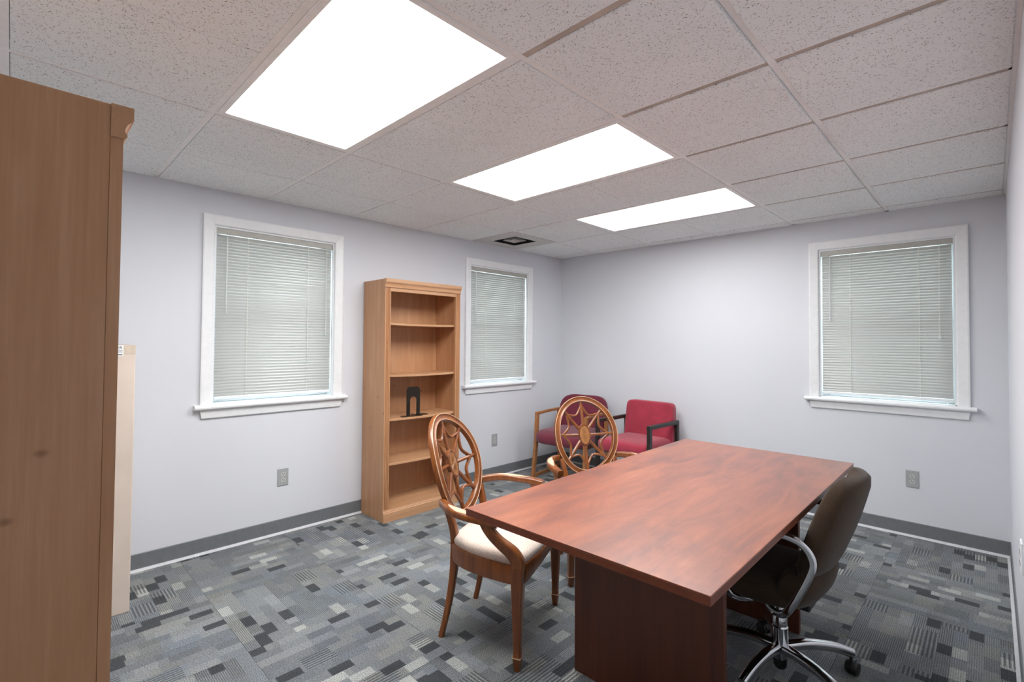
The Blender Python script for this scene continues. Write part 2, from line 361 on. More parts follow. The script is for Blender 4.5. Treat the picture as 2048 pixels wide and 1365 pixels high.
# ------------------------------------------------------------------ suspended ceiling
ce = struct(MB().box(-T, RX+T, RY-T, T, H+.06, H+.12).build('ceiling', 'deck'), 'suspended ceiling of fissured acoustic tiles')
XC = [0, 1.195, 2.4146, RX]
YL = [RY, -4.4258, -3.816, -3.2066, -2.597, -1.9874, -1.3778, -.7682, -.1586, 0]
def ceil_tile(x0, x1, y0, y1, score=None, sag=.012, sw=.006, sd=.004, edge=0):
    g = .0135; x0 += g; x1 -= g; y0 += g; y1 -= g; zt = H-.006
    nx = [x0, x0+.004]; n = 8
    xs = [0, .004]
    L = x1-x0
    if score is not None:
        sc = score-x0
        left = [.004+(sc-sw/2-.002-.004)*i/n for i in range(1, n+1)]; right = [sc+sw/2+.002+(L-.004-sc-sw/2-.002)*i/n for i in range(0, n+1)]
        xs += left+[sc-sw/2, sc+sw/2]+right+[L]
    else:
        xs += [.004+(L-.008)*i/(2*n) for i in range(1, 2*n+1)]+[L]
    D = y1-y0; ys = [0, .004]+[.004+(D-.008)*i/10 for i in range(1, 11)]+[D]
    vs = []; fs = []
    for i, x in enumerate(xs):
        for j, y in enumerate(ys):
            q, w = 2*x/L-1, 2*y/D-1
            z = zt-sag*((1-q*q) if not edge else ((1+edge*q)/2)**.6)*(1-w*w)
            if i in (0, len(xs)-1) or j in (0, len(ys)-1): z += .003
            if score is not None and abs(x-(score-x0)) < sw/2+1e-6: z += sd
            vs.append((x0+x, y0+y, z))
    m_ = len(ys)
    for i in range(len(xs)-1):
        for j in range(m_-1): fs.append((i*m_+j, i*m_+j+1, (i+1)*m_+j+1, (i+1)*m_+j))
    k = len(vs); border = [(i, 0) for i in range(len(xs))]+[(len(xs)-1, j) for j in range(1, m_)]+[(i, m_-1) for i in range(len(xs)-2, -1, -1)]+[(0, j) for j in range(m_-2, 0, -1)]
    bi = [i*m_+j for i, j in border]; vs += [(vs[q][0], vs[q][1], H+.012) for q in bi]
    nb = len(bi); fs += [(bi[i], bi[(i+1) % nb], k+(i+1) % nb, k+i) for i in range(nb)]; fs.append(tuple(range(k, k+nb)))
    return MB().add(vs, fs).build('ceiling_tile', 'tile', ce, True, 25)
LIGHT_ROWS = (2, 4, 6)
for r in range(len(YL)-1):
    y0, y1 = YL[r], YL[r+1]; thin = y1-y0 < .3; sg = .002 if thin else .012
    if r == 6: ceil_tile(.592, XC[1], y0, y1, None, .008)
    else: ceil_tile(0, XC[1], y0, y1, .580, sg)
    if r not in LIGHT_ROWS: ceil_tile(XC[1], XC[2], y0, y1, 1.805, sg)
    ceil_tile(XC[2], 3.018, y0, y1, None, sg, edge=1); ceil_tile(3.018, XC[3], y0, y1, None, sg, edge=-1)
# tee grid
def tee(name, x0, x1, y0, y1, mat='tee'):
    along_y = (y1-y0) > (x1-x0); mb = MB().box(x0, x1, y0, y1, H-.001, H+.003)
    if along_y: mb.box((x0+x1)/2-.002, (x0+x1)/2+.002, y0, y1, H+.003, H+.035)
    else: mb.box(x0, x1, (y0+y1)/2-.002, (y0+y1)/2+.002, H+.003, H+.035)
    return mb.build(name, mat, ce)
for x in XC[1:3]+[3.018]: tee('main_tee', x-.012, x+.012, RY, 0)
for y in YL[1:-1]:
    for a, c in zip(XC[:2]+[XC[2], 3.018], XC[1:3]+[3.018, RX]): tee('cross_tee', a+.0121, c-.0121, y-.012, y+.012, 'tee_tan' if a > 2 else 'tee')
tee('cross_tee', .5700, .5940, YL[6]+.0125, YL[7]-.0125)
MB().box(0, .022, RY, 0, H-.001, H+.003).box(0, .002, RY, 0, H, H+.03).build('wall_angle', 'tee', ce)
MB().box(RX-.022, RX, RY, 0, H-.001, H+.003).build('wall_angle', 'tee', ce)
MB().box(.022, RX-.022, -.022, 0, H-.001, H+.003).build('wall_angle', 'tee', ce)
MB().box(.022, RX-.022, RY, RY+.022, H-.001, H+.003).build('wall_angle', 'tee', ce)

# ceiling light panels
LBL = {2: 'largest bright ceiling light panel, the one nearest the tall brown bookcase side', 4: 'middle of the three bright ceiling light panels', 6: 'smallest bright ceiling light panel, nearest the far wall with the single window'}
for r in LIGHT_ROWS:
    x0, x1, y0, y1 = XC[1]+.0125, XC[2]-.0125, YL[r]+.0125, YL[r+1]-.0125
    t = tag(empty('ceiling_light', ((x0+x1)/2, (y0+y1)/2, H)), LBL[r], 'ceiling light', 'recessed fluorescent ceiling panels')
    a, c = (x1-x0)/2, (y1-y0)/2; wd = .026
    fr = MB()
    for q in ((-a, a, -c, -c+wd), (-a, a, c-wd, c), (-a, -a+wd, -c+wd, c-wd), (a-wd, a, -c+wd, c-wd)): fr.rbox(q[0], q[1], q[2], q[3], -.006, .006, .002)
    fr.build('frame', 'tee', t)
    MB().rbox(-a+wd, a-wd, -c+wd, c-wd, -.001, .004, .0005).build('diffuser', 'lens%d' % r, t)
    MB().box(-a, a, -c, c, .03, .055).build('housing', 'tee', t)

# air diffuser
x0, x1, y0, y1 = .024, .568, YL[6]+.0125, YL[7]-.0125
t = tag(empty('air_diffuser', ((x0+x1)/2, (y0+y1)/2, H)), 'square white ceiling air vent with a dark throat', 'air vent')
a, c = (x1-x0)/2, (y1-y0)/2
def sq_ring(mb, o1, z1, i1, z2, th=.0015):
    mb.loft([[(sx*o1, sy*o1, z1) for sx, sy in ((1, 1), (-1, 1), (-1, -1), (1, -1))], [(sx*i1, sy*i1, z2) for sx, sy in ((1, 1), (-1, 1), (-1, -1), (1, -1))],
             [(sx*i1, sy*i1, z2+th) for sx, sy in ((1, 1), (-1, 1), (-1, -1), (1, -1))], [(sx*o1, sy*o1, z1+th) for sx, sy in ((1, 1), (-1, 1), (-1, -1), (1, -1))]], False, True)
    return mb
mb = MB()
hh = .150
for q in ((-a, a, -c, -hh), (-a, a, hh, c), (-a, -hh, -hh, hh), (hh, a, -hh, hh)): mb.box(q[0], q[1], q[2], q[3], -.004, .0)
mb.build('face_panel', 'diffuser', t)
MB().box(-hh, hh, -hh, hh, .052, .056).box(-hh-.004, -hh, -hh, hh, -.002, .052).box(hh, hh+.004, -hh, hh, -.002, .052).box(-hh, hh, -hh-.004, -hh, -.002, .052).box(-hh, hh, hh, hh+.004, -.002, .052).build('throat', 'duct', t)
for o1, i1 in ((.078, .062), (.042, .028)): sq_ring(MB(), o1, .002, i1, .022).build('louver', 'diffuser', t)
MB().box(-.018, .018, -.018, .018, .010, .013).build('centre_cap', 'diffuser', t)

# ------------------------------------------------------------------ windows and blinds
SL = {}
def window(name, to_world, w, label):
    """local frame: x along the wall, y out of the room (negative = into the room), z up; origin at opening centre line on wall face"""
    root = struct(empty(name), label); root.matrix_world = to_world
    hw = w/2; cw = .064
    for s_ in (-1, 1):
        prof = [(s_*hw, -.012), (s_*hw, 0), (s_*(hw+cw), 0), (s_*(hw+cw), -.02), (s_*(hw+cw-.008), -.022), (s_*(hw+.006), -.016)]
        n = len(prof); mb = MB(); mb.loft([[(p[0], p[1], Z0) for p in prof], [(p[0], p[1], Z1+(abs(p[0])-hw)) for p in prof]]); mb.build('casing', 'white', root)
    prof = [(0, -.012), (0, 0), (cw, 0), (cw, -.02), (cw-.008, -.022), (.006, -.016)]
    MB().loft([[(-(hw+p[0]), p[1], Z1+p[0]) for p in prof], [((hw+p[0]), p[1], Z1+p[0]) for p in prof]]).build('casing', 'white', root)
    # stool with rounded nose, apron below
    pr = [(.10, Z0), (.10, Z0-.02), (0, Z0-.028), (-.042, Z0-.028), (-.050, Z0-.022), (-.052, Z0-.013), (-.048, Z0-.004), (-.042, Z0)]
    hs = hw+cw+.032
    MB().loft([[(-hs, min(p[0], -.0005), p[1]) for p in pr], [(hs, min(p[0], -.0005), p[1]) for p in pr]]).build('window_stool', 'white', root, True)
    MB().box(-hw+.0005, hw-.0005, 0, .10, Z0-.001, Z0+.004).build('inner_sill', 'white', root)
    ap = [(-.002, Z0-.028), (-.024, Z0-.028), (-.022, Z0-.045), (-.017, Z0-.082), (-.010, Z0-.088), (-.002, Z0-.088)]
    MB().loft([[(-(hw+cw-.002) + (0 if p[1] > Z0-.05 else .008), p[0], p[1]) for p in ap], [((hw+cw-.002) - (0 if p[1] > Z0-.05 else .008), p[0], p[1]) for p in ap]]).build('apron', 'white', root)
    # jamb liners
    for s_ in (-1, 1): MB().box(s_*hw, s_*(hw-.012), .0, .125, Z0, Z1).build('jamb', 'sash', root)
    MB().box(-hw+.012, hw-.012, 0, .125, Z1-.012, Z1).build('head_jamb', 'sash', root)
    zm = (Z0+Z1)/2; e = hw-.0125
    for zz0, zz1, yy in ((Z0+.005, zm+.02, .075), (zm-.02, Z1-.013, .100)):
        sh = MB(); st = .042
        sh.rbox(-e, -e+st, yy, yy+.024, zz0, zz1, .003).rbox(e-st, e, yy, yy+.024, zz0, zz1, .003).rbox(-e+st, e-st, yy, yy+.024, zz0, zz0+st, .003).rbox(-e+st, e-st, yy, yy+.024, zz1-st, zz1, .003)
        so = sh.build('sash', 'sash', root); MB().box(-e+st-.003, e-st+.003, yy+.010, yy+.014, zz0+st-.003, zz1-st+.003).build('pane', 'glass', so)
    MB().rbox(-.03, .03, .058, .075, zm+.005, zm+.018, .003).build('sash_lock', 'sash', root)
    return root
def blind(to_world, w, label, wand_x, lift_x, wand_len=.50, cord_len=.62):
    root = tag(empty('window_blind'), label, 'blind', 'mini blinds in the windows'); root.matrix_world = to_world
    hw = w/2-.018; zt = Z1-.013; yb = .022
    hr = MB(); hr.prism([(yb-.018, zt-.036), (yb-.018, zt), (yb-.016, zt), (yb-.016, zt-.034), (yb+.016, zt-.034), (yb+.016, zt), (yb+.018, zt), (yb+.018, zt-.036)], -hw-.004, hw+.004, 'x'); h_ = hr.build('headrail', 'headrail', root)
    for s_ in (-1, 1): MB().rbox(s_*(hw+.004)-.004, s_*(hw+.004)+.004, yb-.022, yb+.02, zt-.038, zt, .002).build('bracket', 'headrail', h_)
    zb = Z0+.050; n = 52; pitch = (zt-.050-zb-.006)/(n-1); tilt = math.radians(64)
    if 's' not in SL:
        mb = MB(); rings = []
        for k in range(7):
            q = -1+k/3; rings.append((q*.0125, .0034*(1-q*q)))
        rg = [(a, c+.0003) for a, c in rings]+[(a, c-.0003) for a, c in rings[::-1]]
        # lower edge leans into the room; convex face outwards to the room
        ca, sa = math.cos(tilt), math.sin(tilt)
        pr = [(a*ca - c*sa, a*sa + c*ca) for a, c in rg]
        mb.prism([(p[0], p[1]) for p in pr], -hw, hw, 'x'); SL['s'] = mb.build('slat', 'slat', root, True, 60); first = SL['s']
    else: first = share(SL['s'], root)
    first.location = (0, yb, zt-.050)
    for i in range(1, n):
        o = share(first, root, (random.uniform(-.0008, .0008), yb, zt-.050-i*pitch)); o.rotation_euler = (math.radians(random.uniform(-2.5, 2.5)), 0, 0)
    MB().rbox(-hw, hw, yb-.012, yb+.012, zb-.026, zb-.008, .003).build('bottom_rail', 'sash', root)
    for x in (-w*.245, w*.26):
        mb = MB().box(x-.0008, x+.0008, yb-.0125, yb-.0110, zb-.01, zt-.036)
        for i in range(n): mb.box(x-.0035, x+.0035, yb-.0135, yb-.0105, zt-.050-i*pitch-.002, zt-.050-i*pitch+.005)
        mb.build('ladder_cord', 'cord', root)
    x = wand_x
    MB().sweep([(x, yb-.024, zt-.045), (x-.002, yb-.026, zt-.045-wand_len)], lambda i: circ(.0042, 6)).build('tilt_wand', 'wand', root, True)
    MB().sweep([(x, yb-.016, zt-.028), (x, yb-.025, zt-.034), (x, yb-.024, zt-.05)], lambda i: circ(.0022, 6)).build('wand_hook', 'headrail', root, True)
    x = lift_x; mb = MB()
    for d in (-.003, .003): mb.sweep([(x+d, yb-.020, zt-.036), (x+d*.6, yb-.022, zt-.036-cord_len)], lambda i: circ(.0010, 5))
    lc = mb.build('lift_cord', 'cord', root); m2 = MB(); lathe(m2, [(.002, 0), (.008, .004), (.006, .02), (.002, .026)], 10); tz = m2.build('tassel', 'wand', lc, True); tz.location = (x, yb-.022, zt-.036-cord_len-.026)
    return root
def LW(yc): # left wall: local x -> -y?  viewed from inside, right is +y ; outward is -x
    return Matrix(((0, -1, 0, 0), (1, 0, 0, yc), (0, 0, 1, 0), (0, 0, 0, 1)))
def BWm(xc): return Matrix(((1, 0, 0, xc), (0, 1, 0, 0), (0, 0, 1, 0), (0, 0, 0, 1)))
wl = [(LW(-3.105), .796, 'white framed window nearest the tall brown bookcase side'), (LW(-.969), .800, 'white framed window partly behind the open bookcase'), (BWm(2.983), .800, 'white framed window on the end wall')]
bl = ['closed grey mini blind in the window left of the open bookcase', 'closed grey mini blind in the window right of the open bookcase', 'closed white mini blind in the lone window of the far end wall']
for i, ((mt, w, lb), l2) in enumerate(zip(wl, bl)):
    window('window_%d' % (i+1), mt, w, lb); blind(mt, w, l2, -w/2+.075, w/2-.06 if i < 2 else w/2-.085)

# ------------------------------------------------------------------ outlets
def outlet(to_world, label, plate='outlet'):
    root = tag(empty('wall_outlet'), label, 'outlet', 'duplex wall outlets'); root.matrix_world = to_world
    MB().rbox(-.036, .036, -.007, 0, -.058, .058, .0025, 2).build('cover_plate', plate, root)
    for s_ in (-1, 1):
        mb = MB(); zc = s_*.0195
        pr = [(max(-.0155, min(.0155, .0172*math.cos(q))), zc+.0145*math.sin(q)) for q in [2*PI*k/20 for k in range(20)]]
        mb.loft([[(p[0], -.007, p[1]) for p in pr], [(p[0], -.0085, p[1]) for p in pr]]); f = mb.build('receptacle', 'outlet_face', root)
        m2 = MB().box(-.0072, -.0046, -.0091, -.0084, zc-.001, zc+.008).box(.0046, .0068, -.0091, -.0084, zc, zc+.007)
        m2.loft([[(.0028*math.cos(a_), y, zc-.0065+.0028*math.sin(a_)) for a_ in [2*PI*k/8 for k in range(8)]] for y in (-.0084, -.0091)]); m2.build('slots', 'slot', f)
    m2 = MB(); m2.loft([[(.0028*math.cos(a_), y, .0028*math.sin(a_)) for a_ in [2*PI*k/8 for k in range(8)]] for y in (-.0068, -.0082)]); m2.build('screw', 'headrail', root)
outlet(Matrix.Translation((0, 0, .388)) @ LW(-3.056), 'grey wall outlet left of the open bookcase')
outlet(Matrix.Translation((0, 0, .367)) @ LW(-1.041), 'grey wall outlet right of the open bookcase')
outlet(Matrix.Translation((0, 0, .400)) @ BWm(3.143), 'grey wall outlet below the lone window of the far end wall')
outlet(Matrix.Translation((RX, -1.77, .55)) @ Matrix.Rotation(-PI/2, 4, 'Z'), 'white wall outlet at the right edge of the picture', 'outlet_w')

# ------------------------------------------------------------------ bookcases
def bookcase(label):
    """local: back at x=0, front +x, width along y, standing on z=0"""
    root = tag(empty('bookcase'), label, 'bookcase', 'maple bookcases')
    hw, Hb, D = .355, 1.802, .300
    for s_ in (-1, 1): MB().rbox(.0, D, s_*hw, s_*(hw-.018), 0, Hb, .001).build('side_panel', 'maple', root)
    MB().box(.004, .010, -hw+.018, hw-.018, .05, Hb-.02).build('back_panel', 'maple', root)
    MB().rbox(0, D+.022, -hw+.0182, hw-.0182, Hb-.018, Hb-.002, .002).build('top_panel', 'maple_h', root)
    # pilasters with flutes
    for s_ in (-1, 1):
        w0, w1 = hw-.046, hw+.001; xs = [(w0, D), (w0, D+.020)]
        ww = w1-w0
        for k in range(3):
            c_ = w0+ww*(.25+.25*k); xs += [(c_-.0048, D+.020), (c_-.003, D+.0135), (c_+.003, D+.0135), (c_+.0048, D+.020)]
        xs += [(w1, D+.020), (w1, D)]
        MB().prism([(x, s_*y) for y, x in xs], .085, 1.742, 'z').build('pilaster', 'maple', root)
    # crown: stepped cove
    pr = [(D+q, z+.015) for q, z in ((0, 1.722), (.023, 1.722), (.026, 1.726), (.026, 1.731), (.022, 1.735), (.0225, 1.743), (.026, 1.752), (.032, 1.758), (.032, 1.762), (.036, 1.762), (.036, 1.788), (0, 1.788))]
    MB().prism(pr, -hw-.004, hw+.004, 'y').build('crown_molding', 'maple_h', root)
    pr = [(D, 0), (D+.034, 0), (D+.034, .066), (D+.029, .070), (D+.029, .075), (D+.024, .080), (D+.022, .090), (D, .090)]
    MB().prism(pr, -hw-.004, hw+.004, 'y').build('base_molding', 'maple_h', root)
    MB().rbox(D, D+.018, -hw+.046, hw-.046, 1.710, 1.737, .001).build('top_rail', 'maple_h', root)
    for z in (1.468, 1.075, .744, .412, .078):
        zz = z+.009; n = 10; rg = []
        for k in range(n+1):
            y = (-hw+.0185)+(2*hw-.037)*k/n; q = 2*k/n-1; dz = -.006*(1-q*q) if z > .1 else 0
            rg.append([(.011, y, zz+dz), (.011, y, zz-.018+dz), (D-.006, y, zz-.018+dz), (D-.002, y, zz-.015+dz), (D-.002, y, zz-.003+dz), (D-.006, y, zz+dz)])
        MB().loft(rg).build('shelf', 'maple_h', root)
    return root
bk = bookcase('open maple bookcase with five empty looking tiers between two windows')
bk.location = (.008, -2.112, 0)
bk['label'] = 'open maple bookcase standing between the two left windows'
b2 = copy_tree(bk); b2['label'] = 'tall wooden bookcase side filling the left edge of the picture'
b2.location = (2.298-.359, -4.560, 0); b2.rotation_euler = (0, 0, PI/2)

# bookend on the third shelf
t = tag(empty('bookend', (.245, -2.158, .7500)), 'black steel bookend with an arched cutout on the bookcase shelf', 'bookend')
def arch_plate(w, h, r, iw, ih, k=8):
    o = [(-w/2, 0)]+[(-w/2+r-r*math.cos(PI/2*i/k), h-r+r*math.sin(PI/2*i/k)) for i in range(k+1)]+[(w/2-r+r*math.sin(PI/2*i/k), h-r+r*math.cos(PI/2*i/k)) for i in range(k+1)]+[(w/2, 0)]
    i_ = [(iw/2, 0)]+[(iw/2*math.cos(PI*i/k), ih-iw/2+iw/2*math.sin(PI*i/k)) for i in range(k+1)]+[(-iw/2, 0)]
    return o+i_
pl = arch_plate(.118, .226, .03, .055, .150)
MB().prism(pl, -.0012, .0012, 'x').build('upright', 'bookend', t)
o = MB().rbox(0, .125, -.030, .030, 0, .003, .001).build('tongue', 'bookend', t); o.rotation_euler = (0, 0, math.radians(90)); o.location = (-.01, 0, 0)
MB().rbox(.0, .05, -.115, .059, 0, .003, .001).build('base_plate', 'bookend', t)
t.rotation_euler = (0, 0, math.radians(-6))

# carton behind the tall bookcase
t = tag(empty('carton', (.20, -4.178, 0), 0), 'tall pale beige cardboard carton standing behind the tall bookcase side', 'carton')
mb = MB().rbox(-.10, .30, -.22, .22, 0, 1.307, .004, 2); mb.build('carton_body', 'carton', t)
MB().rbox(.2995, .3008, -.221, .2195, 1.263, 1.3075, .0004).build('tape_strip', 'tape', t)
lb = MB().rbox(.3008, .3014, .105, .172, 1.252, 1.305, .0002).build('shipping_label', 'label', t)
cu = bpy.data.curves.new('lettering', 'FONT'); cu.body = 'ER'; cu.size = .021; cu.align_x = 'RIGHT'; cu.extrude = .0002
fo = bpy.data.objects.new('lettering_tmp', cu); COL.objects.link(fo); dg = bpy.context.evaluated_depsgraph_get()
me = bpy.data.meshes.new_from_object(fo.evaluated_get(dg)); bpy.data.objects.remove(fo); me.materials.clear(); me.materials.append(M['ink'])
lo = bpy.data.objects.new('lettering', me); COL.objects.link(lo); lo.parent = lb
lo.matrix_local = Matrix(((0, 0, 1, .3016), (1, 0, 0, .168), (0, 1, 0, 1.287), (0, 0, 0, 1)))
m2 = MB()
for k, (a_, z_) in enumerate(((.05, 1.278), (.055, 1.272), (.04, 1.261), (.045, 1.257))): m2.box(.3014, .3017, .168-a_, .168, z_, z_+.0025)
m2.build('fine_print', 'ink', lb)

# ------------------------------------------------------------------ conference table
t = tag(empty('conference_table', (2.6046, -2.312, 0), .0128), 'reddish cherry conference table with panel legs', 'table')
TW, TL, TZ = .892, 1.8216, .7297
MB().rbox(-TW/2, TW/2, -TL/2, TL/2, TZ-.0045, TZ, .0015, 2).build('table_top', 'cherry', t)
MB().rbox(-TW/2+.0005, TW/2-.0005, -TL/2+.0005, TL/2-.0005, TZ-.027, TZ-.0045, .0012).build('edge_band', 'cherry_edge', t)
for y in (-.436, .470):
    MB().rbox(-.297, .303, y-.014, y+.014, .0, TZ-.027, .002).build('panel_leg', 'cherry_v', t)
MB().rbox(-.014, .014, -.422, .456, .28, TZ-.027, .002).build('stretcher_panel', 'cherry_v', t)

# ------------------------------------------------------------------ oval-back armchairs
def oval_chair(label):
    """local: x forward, y left, origin midway between the rear feet"""
    root = tag(empty('oval_back_armchair'), label, 'armchair', 'oval spider-web back armchairs')
    A, B_, tilt, off, zc = .214, .251, .30, -.012, .730
    up = Vector((-math.sin(tilt), 0, math.cos(tilt))); fwd = Vector((math.cos(tilt), 0, math.sin(tilt)))
    def P(y, h): return Vector((off-.043, 0, zc))+Vector((0, y, 0))+up*h+fwd*(.045*(y/A)**2)
    N = 56
    path = [P(A*math.cos(2*PI*i/N)*.93, B_*math.sin(2*PI*i/N)*.94) for i in range(N)]
    sec = [(-.018, -.011), (-.013, -.014), (.013, -.014), (.018, -.010), (.018, .009), (.014, .013), (.009, .010), (-.006, .010), (-.011, .014), (-.016, .013), (-.018, .009)]
    fr = MB().sweep(path, lambda i: sec, True, fwd).build('oval_frame', 'walnut', root, True, 50)
    for rad, nm in ((-.0135, 'worn_bead'), (.0155, 'worn_bead')):
        c_ = [P(A*.93*math.cos(2*PI*i/N), B_*.94*math.sin(2*PI*i/N)) for i in range(N)]
        pp = []
        for i in range(N):
            tt = (c_[(i+1) % N]-c_[i-1]).normalized(); pp.append(c_[i]+tt.cross(fwd)*rad+fwd*.0128)
        MB().sweep(pp, lambda i: circ(.0017, 6), True, fwd).build(nm, 'wear', fr, True)
    ai, bi = A*.93-.012, B_*.94-.012
    bar = [(-.0085, -.007), (.0085, -.007), (.0085, .005), (.003, .009), (-.003, .009), (-.0085, .005)]
    for k in range(8):
        a_ = PI/4*k+PI/2
        e = lambda f: P(ai*f*math.cos(a_), bi*f*math.sin(a_))
        MB().sweep([e(.2), e(.5), e(.8), e(1.02)], lambda i: bar, False, fwd).build('spoke', 'walnut', root)
        a1 = a_+PI/4; f0 = .86
        pts = []
        for j in range(11):
            s_ = j/10; f = f0-.27*math.sin(PI*s_)**.8 if False else f0-.24*(1-(2*s_-1)**2)
            pts.append(P(ai*f*math.cos(a_+PI/4*s_), bi*f*math.sin(a_+PI/4*s_)))
        MB().sweep(pts, lambda i: [(p[0]*.8, p[1]*.9) for p in bar], False, fwd).build('web_arc', 'walnut', root)
    # medallion
    mb = MB(); rings = []
    for sc, h in ((1.0, -.009), (1.04, .004), (1.0, .011), (.90, .012), (.86, .009), (.0, .0095)):
        rings.append([P(.041*max(sc, .001)*math.cos(2*PI*i/32), .070*max(sc, .001)*math.sin(2*PI*i/32))+fwd*h for i in range(32)])
    me_ = mb.loft(rings).build('medallion', 'walnut', root, True)
    mb = MB(); rings = []
    for sc in (.84, .12):
        rings.append([P(.041*sc*math.cos(2*PI*i/32), .070*sc*math.sin(2*PI*i/32))+fwd*(.0105+(.0016 if i % 2 else 0)) for i in range(32)])
    mb.loft(rings, False); mb.add([P(0, 0)+fwd*.0125]+rings[1], [(0, i+1, (i+1) % 32+1) for i in range(32)]).build('sunburst_inlay', 'inlay', me_)
    MB().sweep([P(.041*.86*math.cos(2*PI*i/32), .070*.86*math.sin(2*PI*i/32))+fwd*.0115 for i in range(32)], lambda i: circ(.0018, 6), True, fwd).build('inlay_ring', 'inlay_dark', me_, True)
    m2 = MB()
    for i in range(16):
        a_ = 2*PI*i/16; p0 = P(.041*.2*math.cos(a_), .070*.2*math.sin(a_))+fwd*.0126; p1 = P(.041*.78*math.cos(a_), .070*.78*math.sin(a_))+fwd*.0126
        m2.sweep([p0, p1], lambda i: circ(.0007, 4), False, fwd)
    m2.build('sunburst_lines', 'inlay_dark', me_)
    # legs
    for s_ in (-1, 1):
        pts = smooth_path([(-.004, s_*.180, 0), (.020, s_*.176, .10), (.044, s_*.170, .24), (.055, s_*.166, .36), (.050, s_*.162, .46), (.030, s_*.172, .545), (.012, s_*.186, .600)], 5)
        ws = lerp_list([.024, .026, .030, .036, .034, .030, .026], len(pts))
        MB().sweep(pts, lambda i: rrect(ws[i]*.95, ws[i], .006), False, Vector((1, 0, 0))).build('rear_leg', 'walnut', root, True, 50)
        fx, fy = .400, s_*.2715
        sections = [(0, .022), (.006, .025), (.052, .034), (.056, .036), (.062, .030), (.10, .031), (.30, .044), (.345, .048), (.42, .048)]
        fleg = MB().loft([[(fx+p[0], fy+p[1], z) for p in rrect(w_, w_, .004)] for z, w_ in sections]).build('front_leg', 'walnut', root, True, 30)
        MB().loft([[(fx+p[0], fy+p[1], z) for p in rrect(.0368, .0368, .004)] for z in (.0545, .0575)]).build('worn_ring', 'wear', fleg)
        # arm support: S curve from the front leg up and back to the arm
        pts = smooth_path([(.400, s_*.2715, .40), (.400, s_*.274, .435), (.378, s_*.284, .475), (.325, s_*.300, .520), (.288, s_*.308, .560), (.275, s_*.310, .592)], 5)
        ws = lerp_list([.046, .046, .040, .032, .030, .034], len(pts)); ds = lerp_list([.048, .052, .050, .044, .044, .056], len(pts))
        MB().sweep(pts, lambda i: rrect(ws[i], ds[i], .007), False, Vector((1, 0, .4))).build('arm_support', 'walnut', root, True, 50)
        # arm
        pts = smooth_path([(.002, s_*.196, .606), (.040, s_*.236, .612), (.095, s_*.282, .612), (.170, s_*.307, .606), (.255, s_*.312, .600), (.322, s_*.303, .592)], 6)
        ws = lerp_list([.028, .034, .044, .050, .044, .036], len(pts)); hs = lerp_list([.034, .034, .032, .030, .032, .036], len(pts))
        ar = MB().sweep(pts, lambda i: rrect(ws[i], hs[i], .009), False).build('arm', 'walnut', root, True, 50)
        pw = pts[8:24]; wq = [ws[i] for i in range(8, 24)]
        MB().sweep([p+Vector((0, 0, .0148)) for p in pw], lambda i: [(q[0]*.46*wq[i]/.05*math.sin(PI*(i+.6)/(len(pw)+.2)), q[1]) for q in circ(.04, 10, .0016)], False).build('worn_patch', 'wear', ar, True)
    # seat frame outline (plan): bowed sides
    half = [(.030, .120), (.034, .165), (.075, .206), (.150, .246), (.240, .272), (.330, .287), (.395, .292), (.422, .280), (.436, .22), (.450, .12)]
    sp = smooth_path([(x, y, 0) for x, y in half], 4)
    outl = [(p.x, p.y) for p in sp]; outl = outl+[(.452, 0)]+[(x, -y) for x, y in outl[::-1]]
    cx_ = .245
    def ring(sc, z, dz=lambda x, y: 0): return [(cx_+(x-cx_)*sc, y*sc, z+dz(x, y)) for x, y in outl]
    archz = lambda x, y: .030*max(0, 1-(y/.24)**2) if x > .42 else 0
    MB().loft([ring(.94, .352, archz), ring(.985, .348, archz), ring(.993, .356, archz), ring(.993, .418), ring(.985, .424), ring(.93, .424), ring(.90, .40), ring(.90, .37)], False, True).build('seat_rail', 'walnut', root, True, 40)
    cush = [ring(.93, .405), ring(.955, .425), ring(.965, .440), ring(.94, .456), ring(.86, .466), ring(.70, .474), ring(.45, .480), ring(.2, .482), ring(.02, .4825)]
    MB().loft(cush).build('seat_cushion', 'cream', root, True, 80)
    MB().loft([ring(.90, .375), ring(.90, .405)]).build('seat_base', 'black', root)
    return root
c1 = oval_chair('oval-back wooden armchair with cream seat nearest the camera, left of the table')
c1.location = (1.678, -2.841, 0); c1.rotation_euler = (0, 0, .406)
c2 = copy_tree(c1); c2['label'] = 'oval-back wooden armchair between the table and the two red chairs'
c2.location = (1.674, -1.795, 0); c2.rotation_euler = (0, 0, -.533)

